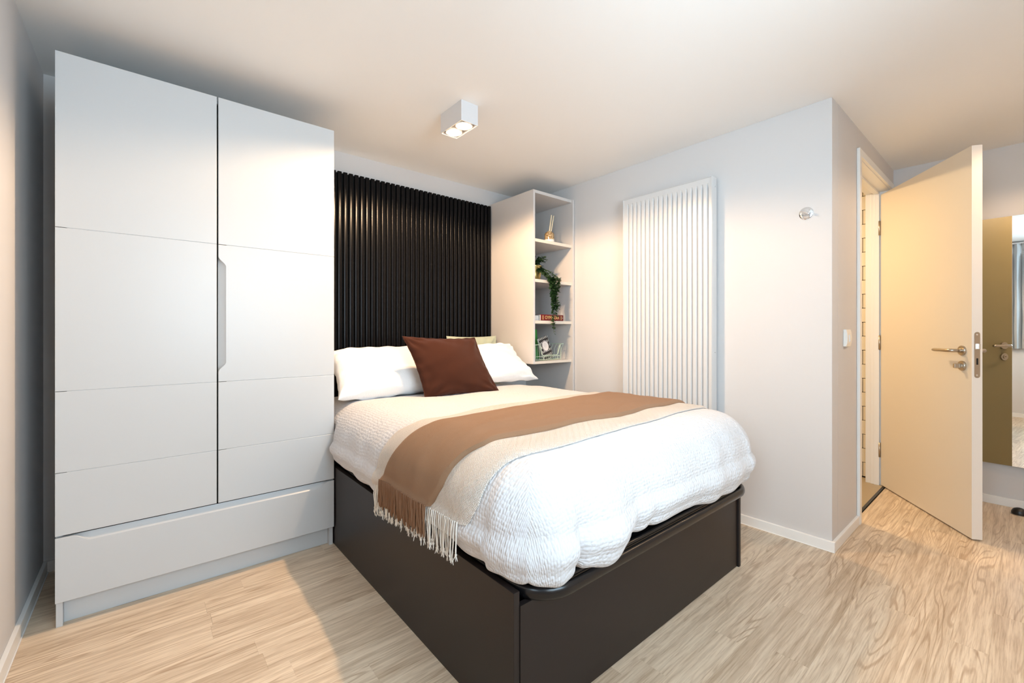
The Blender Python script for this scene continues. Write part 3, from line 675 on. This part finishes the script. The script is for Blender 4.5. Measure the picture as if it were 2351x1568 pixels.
def fringe(par, hem, mat, n, length, r, tuft, seed, spread=.004, out=.004):
    rg = random.Random(seed); b = MB(); m_ = len(hem)
    for i in range(n):
        q = (i+.5)/n*(m_-1); k_ = int(q); f_ = q-k_; p0 = Vector(hem[k_]).lerp(Vector(hem[min(k_+1, m_-1)]), f_)
        L = length*(1+rg.uniform(-.14, .1)); dx, dy = rg.uniform(-spread*.4, spread*.4)-out, rg.uniform(-spread, spread)*2.2; ph = rg.uniform(0, 6)
        pts = []; rs = []
        for s_ in range(9):
            t = s_/8; pts.append((p0.x+dx*min(1, t*3)+.0018*math.sin(ph+t*7), p0.y+dy*t+.003*math.sin(ph+t*6), p0.z+.004-L*t)); rs.append(r*(1+.12*(s_ % 2)) if s_ < 8 else r*.7)
        b.tube(pts, rs, n=5)
        if tuft:
            pe = Vector(pts[-1])
            b.tube([pe+Vector((0, 0, .004)), pe, pe-Vector((0, 0, .004))], [r*.8, r*1.9, r*1.2], n=5)
            for q_ in range(3):
                e = Vector((rg.uniform(-.006, .006), rg.uniform(-.008, .008), -.016)); b.tube([pe, pe+e*.6, pe+e], [r*.7, r*.6, r*.35], n=4)
    o = b.build('fringe', mat, par, normals=False); o['kind'] = 'stuff'; return o
c_fr = [(.50, 1.03), (.596, 1.017), (.656, .985), (.71, .981), (.79, .965), (.854, .938), (1.006, .934), (1.252, .934), (1.468, .951), (1.906, .987), (2.3, 1.0)]
c_bk = [(.50, 1.67), (.578, 1.65), (.65, 1.635), (.758, 1.605), (.812, 1.572), (.914, 1.548), (1.072, 1.572), (1.252, 1.581), (1.426, 1.570), (1.798, 1.64), (1.96, 1.645), (2.3, 1.65)]
t_fr = [(.50, 1.23), (.596, 1.203), (.656, 1.165), (.722, 1.149), (.77, 1.131), (.818, 1.100), (.922, 1.098), (1.042, 1.085), (1.162, 1.077), (1.48, 1.062), (1.93, 1.105), (2.3, 1.12)]
t_bk = [(.50, 1.59), (.584, 1.565), (.644, 1.533), (.716, 1.49), (.758, 1.473), (.812, 1.445), (.91, 1.437), (1.258, 1.443), (1.594, 1.473), (1.954, 1.545), (2.3, 1.56)]
th1, hem1, _q = throw('cream_throw', 'cream', .596, .545, 2.17, c_fr, c_bk, .006, .005, 'cream herringbone blanket with white fringe, under the tan one across the bed', .004)
fringe(th1, hem1[2:-2], 'creamfr', 58, .100, .0021, True, 3)
th2, hem2, _q = throw('tan_throw', 'tan', .590, .584, 2.09, t_fr, t_bk, .015, .011, 'tan wool blanket with twisted brown fringe, folded on top of the cream one', .003)
fringe(th2, hem2[1:-1], 'tanfr', 50, .098, .0036, False, 5, spread=.003, out=.002)

# ---------------------------------------------------------------- pillows
def pillow(name, label, cat, TL, TR, BLc, BRc, thick, mat, seed, seam=False, pinch=.07, n=44, ex=.42, group=None, wr_=1.):
    TL, TR, BLc, BRc = map(Vector, (TL, TR, BLc, BRc)); nrm = (BRc-BLc).cross(TL-BLc).normalized()   # faces the camera side
    rg = np.random.RandomState(seed); ph = rg.rand(12)*6
    cen = (TL+TR+BLc+BRc)/4; root = thing(name, tuple(cen-Vector((0, 0, (cen.z-min(BLc.z, BRc.z))))), label, cat, group)
    b = MB()
    us = np.sin(np.linspace(-PI/2, PI/2, n)); 
    def pt(u, v, side, bump=True):
        e_ = pinch
        uu = u*(1-e_*(1-v*v)); vv = v*(1-e_*(1-u*u))
        p_ = BLc*((1-uu)*(1-vv)/4)+BRc*((1+uu)*(1-vv)/4)+TL*((1-uu)*(1+vv)/4)+TR*((1+uu)*(1+vv)/4)
        h = thick/2*(max(0, 1-u*u)*max(0, 1-v*v))**ex
        rim = (1-max(abs(u), abs(v)))
        w_ = 0
        if bump:
            w_ = .0035*math.sin(5*u+ph[0]+2*math.sin(3*v+ph[1]))*math.sin(4*v+ph[2])+.0028*math.sin(17*u+ph[3]+2*math.sin(5*v))*math.exp(-rim*5)+.0028*math.sin(19*v+ph[4]+2*math.sin(5*u))*math.exp(-rim*5)
            # gathers that radiate from each corner
            for cu, cv in ((-1, -1), (1, -1), (-1, 1), (1, 1)):
                r_ = math.hypot(u-cu, v-cv); a_ = math.atan2(v-cv, u-cu); w_ += .0035*math.sin(a_*9+ph[5])*math.exp(-((r_-.35)/.22)**2)
            w_ *= wr_*min(1, h/(thick*.12))
        return p_+nrm*(h+w_)*side
    W_ = (BRc-BLc).length; H_ = (TL-BLc).length
    for side in (1, -1):
        P = np.array([[pt(u, v, side) for v in us] for u in us]); UV = np.array([[(u*W_/2, v*H_/2) for v in us] for u in us])
        b.grid(P, UV)
    b.build('cover', mat, root)
    if seam:
        k_ = np.linspace(-1, 1, 40); loop = [(u, -1) for u in k_]+[(1, v) for v in k_[1:]]+[(u, 1) for u in k_[::-1][1:]]+[(-1, v) for v in k_[::-1][1:-1]]
        pts = [pt(u*.997, v*.997, 1, False)+Vector((0, 0, .0012*math.sin(i*1.3))) for i, (u, v) in enumerate(loop)]
        b = MB(); b.tube(pts, .0035, n=6, closed=True); b.build('seam_edge', mat, root)
    return root
pillow('pillow', 'white crinkled pillow against the black slats, left of the brown cushion', 'pillow', (.80, 2.60, .958), (1.47, 2.60, .960), (.752, 2.262, .728), (1.46, 2.262, .74), .18, 'pillow', 2, group='white pillows at the head of the bed', wr_=1.8, pinch=.06, ex=.36)
pillow('pillow', 'white crinkled pillow right of the brown cushion, by the shelf unit', 'pillow', (1.475, 2.57, .965), (2.085, 2.50, .985), (1.50, 2.29, .745), (2.165, 2.275, .735), .15, 'pillow', 5, group='white pillows at the head of the bed', wr_=1.7, pinch=.10, ex=.38)
pillow('cushion', 'square rust-brown linen cushion standing in front of the white pillows', 'cushion', (1.095, 2.245, 1.048), (1.585, 2.245, 1.036), (1.168, 2.12, .712), (1.625, 2.045, .712), .13, 'brown', 9, seam=True, pinch=.075, ex=.50, wr_=1.4)
pillow('cushion', 'pale sage-green cushion peeking out behind the right white pillow', 'cushion', (1.67, 2.72, 1.045), (2.112, 2.70, 1.045), (1.67, 2.66, .66), (2.11, 2.64, .66), .10, 'sage', 12, pinch=.05)

# ================================================================ THINGS ON THE SHELVES
df = thing('reed_diffuser', (2.355, 2.345, 1.752), 'small speckled stoneware reed diffuser with two pale reeds on the top shelf', 'diffuser')
dc = (2.355, 2.352, 1.7522)
MB().lathe([(.030, 0), (.0365, .002), (.0375, .006), (.0375, .022)], dc, n=32).build('bottle_base', 'glaze', df)
MB().lathe([(.0376, .0222), (.0376, .058), (.035, .070), (.028, .078), (.019, .081), (.018, .086), (.0145, .086), (.014, .075)], dc, n=32).build('bottle', 'stone', df)
for dx, tx, ty in ((-.006, .022, .0), (.008, .052, .006)):
    b = MB(); b.tube([(dc[0]+dx, dc[1], dc[2]+.05), (dc[0]+tx, dc[1]+ty, dc[2]+.215)], .0052, n=8); b.build('reed', 'reed', df)
pl = thing('trailing_plant', (2.245, 2.42, 1.459), 'trailing green plant in a gold pot, cascading over the shelves', 'plant')
pc = (2.262, 2.425, 1.4592)
MB().lathe([(.042, 0), (.047, .004), (.053, .04), (.058, .105), (.061, .112), (.060, .116), (.054, .116), (.052, .10)], pc, n=32, cap=False).build('pot', 'gold', pl)
MB().lathe([(.054, .0), (.052, .003), (.02, .006), (.001, .007)], (pc[0], pc[1], pc[2]+.098), n=24).build('soil', 'soil', pl)
rg = random.Random(4); vines = []; 
def jit(s): return Vector((rg.uniform(-s, s), rg.uniform(-s, s), rg.uniform(-s, s)))
for k in range(12):      # cascading vines over the shelf edge
    sx_ = 2.255+.145*rg.random(); zend = (1.065, 1.09, 1.14, 1.19, 1.25, 1.30, 1.22, 1.34, 1.38, 1.30, 1.36, 1.27)[k]
    x_e = 2.31+(.01 if k < 3 else rg.uniform(-.02, .06)); c0 = Vector((pc[0], pc[1], pc[2]+.10))
    P = [c0, c0+Vector((.02, -.03, .015)), Vector((sx_-.03, 2.345, pc[2]+.07)), Vector((sx_-.01, 2.285+.01*rg.random(), pc[2]+.02))]
    m_ = 9
    for i in range(1, m_+1): P.append(Vector((sx_+(x_e-sx_)*i/m_+rg.uniform(-.008, .008), 2.276+rg.uniform(-.006, .006), pc[2]+.035+(zend-pc[2]-.035)*i/m_)))
    vines.append(P)
for k in range(20):     # bushy crown
    a = rg.uniform(0, 2*PI); r_ = rg.uniform(.04, .105); c0 = Vector((pc[0], pc[1], pc[2]+.105))
    tip = c0+Vector((math.cos(a)*r_*.9+.02, -abs(math.sin(a))*r_*.9, rg.uniform(.0, .085)))
    tip.x = max(tip.x, 2.175); vines.append([c0, c0.lerp(tip, .5)+Vector((0, 0, .03)), tip])
b = MB()
for P in vines: b.tube(P, .0014, n=5)
b.build('vine', 'vine', pl)
b = MB()
def leaf(b, p_, d_, s_, up):
    d_ = d_.normalized(); sd = d_.cross(up).normalized(); nn = sd.cross(d_).normalized()
    V = [p_, p_+d_*s_*.35+sd*s_*.30-nn*s_*.04, p_+d_*s_*.7+sd*s_*.24-nn*s_*.05, p_+d_*s_, p_+d_*s_*.7-sd*s_*.24-nn*s_*.05, p_+d_*s_*.35-sd*s_*.30-nn*s_*.04, p_+d_*s_*.4+nn*s_*.05]
    v = [b.b.verts.new(q) for q in V]
    for t_ in ((0, 1, 6), (1, 2, 6), (2, 3, 6), (3, 4, 6), (4, 5, 6), (5, 0, 6)): b.b.faces.new([v[i] for i in t_]).smooth = True
for vi, P in enumerate(vines):
    for i in range(1, len(P)):
        for q in range(8 if vi < 12 else 7):
            t_ = rg.random(); p_ = P[i-1].lerp(P[i], t_)
            a = rg.uniform(0, 2*PI); dd = Vector((math.cos(a), -abs(math.sin(a))*.8 if rg.random() < .8 else math.sin(a)*.5, rg.uniform(-1.0, .35)))
            s_ = rg.uniform(.017, .03)*(1 if p_.z > 1.25 else .8)
            if p_.x+dd.x*s_ < 2.162 or p_.x > 2.53: continue
            if p_.y+dd.y*s_ > 2.30 and p_.z < 1.475: continue
            leaf(b, p_, dd, s_, Vector((rg.uniform(-.4, .4), -.6, 1)))
o = b.build('foliage', 'leaf', pl, normals=False); o['kind'] = 'stuff'
# books on the third shelf
def book(name, label, x0, x1, y0, y1, z0, z1, cov, **k):
    r = thing(name, ((x0+x1)/2, (y0+y1)/2, z0), label, 'book')
    MB().box(x0+.002, x1-.003, y0+.004, y1-.003, z0+.0025, z1-.0025).build('pages', 'paper', r)
    b = MB(); b.box(x0, x1, y0+.001, y1, z0, z0+.0023, bev=.0006, seg=1); b.box(x0, x1, y0+.001, y1, z1-.0023, z1, bev=.0006, seg=1); b.prism([(y0+.001, z0), (y0-.0018, z0+.006), (y0-.0022, (z0+z1)/2), (y0-.0018, z1-.006), (y0+.001, z1), (y0+.003, z1), (y0+.003, z0)], 'X', x0, x1)
    b.build('cover', cov, r); return r
rb = book('hardback_book', 'thick dark red book with gold spine lettering lying on the third shelf', 2.238, 2.475, 2.322, 2.49, 1.1582, 1.2045, 'red')
def onY(x, y, z): return Matrix.Translation((x, y, z)) @ Matrix.Rotation(PI/2, 4, 'X')
def loc_in(r, m_): return Matrix.Translation(-r.location) @ m_
text_mesh('OYMR.EXR', .034, 'spine_title', 'goldfoil', rb, loc_in(rb, onY(2.353, 2.3196, 1.1815)), sx=.93)
for xx in (2.253, 2.259, 2.448, 2.454):
    MB().box(xx-.0012, xx+.0012, 2.3192, 2.3197, 1.166, 1.197).build('spine_rule', 'goldfoil', rb)
MB().lathe([(.0025, 0), (.0025, .0006)], n=12, mat=Matrix.Translation((2.466, 2.3199, 1.181)) @ Matrix.Rotation(PI/2, 4, 'X')).build('spine_dot', 'paper', rb)
book('paperback_book', 'white book end beside the thick red book, half hidden by the panel', 2.158, 2.234, 2.345, 2.47, 1.1582, 1.1955, 'paper')
# mint wire basket with a notebook and a green book
bk = thing('wire_basket', (2.31, 2.42, .86), 'mint green wire basket on the bottom shelf', 'basket')
gx0, gx1, gy0, gy1, gz0, gz1 = 2.190, 2.452, 2.325, 2.51, .863, .962
def rim_pts(y, ext=0): 
    return [(gx0-.006, y, gz1+.018), (gx0+.035, y, gz1+.018), (gx0+.048, y, gz1+.012), (gx0+.056, y, gz1-.05), (gx0+.068, y, gz1-.062), (gx1-.045, y, gz1-.062), (gx1-.033, y, gz1-.052), (gx1-.008, y, gz1+.012), (gx1+.004, y, gz1+.02), (gx1+.03, y, gz1+.022)]
b = MB(); b.tube(rim_pts(gy0), .0028, n=8); b.build('front_rim', 'mint', bk)
b = MB(); b.tube([(gx0-.006, gy1, gz1+.018), (gx1+.03, gy1, gz1+.018)], .0028, n=8)
b.tube([(gx0-.006, gy0, gz1+.018), (gx0-.006, gy1, gz1+.018)], .0028, n=8); b.tube([(gx1+.03, gy0, gz1+.022), (gx1+.03, gy1, gz1+.018)], .0028, n=8); b.build('rim', 'mint', bk)
b = MB(); N_ = 14
for i in range(N_+1):
    x = gx0+(gx1-gx0)*i/N_
    zt = gz1-.062 if .056 < x-gx0 < (gx1-gx0-.035) else gz1+.01
    b.tube([(x, gy0, zt), (x, gy0+.004, gz0+.008), (x, gy0+.010, gz0), (x, gy1-.010, gz0), (x, gy1-.004, gz0+.008), (x+(.02 if i == N_ else 0), gy1, gz1+.018)], .0012, n=5)
for z in (gz0+.006, gz0+.030): b.tube([(gx0, gy0, z), (gx1, gy0, z), (gx1, gy1, z), (gx0, gy1, z)], .0014, n=5, closed=True)
for i in range(6):
    y = gy0+(gy1-gy0)*i/5; b.tube([(gx1+.028, y, gz1+.02), (gx1+.004, y, gz1-.02), (gx1, y, gz0)], .0012, n=5); b.tube([(gx0, y, gz1+.018), (gx0, y, gz0)], .0012, n=5)
b.tube([(gx0, gy1, gz1-.03), (gx1+.01, gy1, gz1-.03)], .0012, n=5)
o = b.build('wire_grid', 'mint', bk); o['kind'] = 'stuff'
nb_ = thing('notebook', (2.355, 2.352, .869), 'black notebook with white dashes and an oval white label, leaning in the basket', 'book', rot=(math.radians(-7), math.radians(-17), 0))
MB().box(-.048, .048, 0, .014, 0, .176, bev=.0012, seg=1).build('cover', 'dash', nb_, local=True)
tag(MB().box(-.0505, -.0482, .001, .0135, .001, .175).build('pages', 'paper', nb_, local=True))
E = [(.029*math.cos(2*PI*i/28), .105+.038*math.sin(2*PI*i/28)) for i in range(28)]
E2 = [((.031+.0015*(i % 2))*math.cos(2*PI*i/56), .105+(.041+.0015*(i % 2))*math.sin(2*PI*i/56)) for i in range(56)]
MB().prism(E2, 'Y', -.0008, -.0002).build('label_border', 'inkblack', nb_, local=True)
E3 = [(1.1*x, .105+1.09*(z-.105)) for x, z in E]; 
b = MB(); b.prism([(1.17*x, .105+1.15*(z-.105)) for x, z in E], 'Y', -.0006, -.0001); b.build('label_backing', 'oval', nb_, local=True)
MB().prism(E, 'Y', -.0014, -.0008).build('oval_label', 'oval', nb_, local=True)
for z, w_ in ((.122, .013), (.113, .018), (.104, .016), (.095, .009)): MB().box(-w_, w_, -.0017, -.0014, z, z+.0014).build('label_line', 'ink', nb_, local=True)
gb = thing('green_book', (2.275, 2.43, .869), 'bright green book standing behind the notebook in the basket', 'book', rot=(math.radians(-4), math.radians(-3), 0))
MB().box(-.05, .05, 0, .012, 0, .225, bev=.0012, seg=1).build('cover', 'green', gb, local=True)
MB().box(-.048, .0505, .002, .010, .002, .223).build('pages', 'paper', gb, local=True)
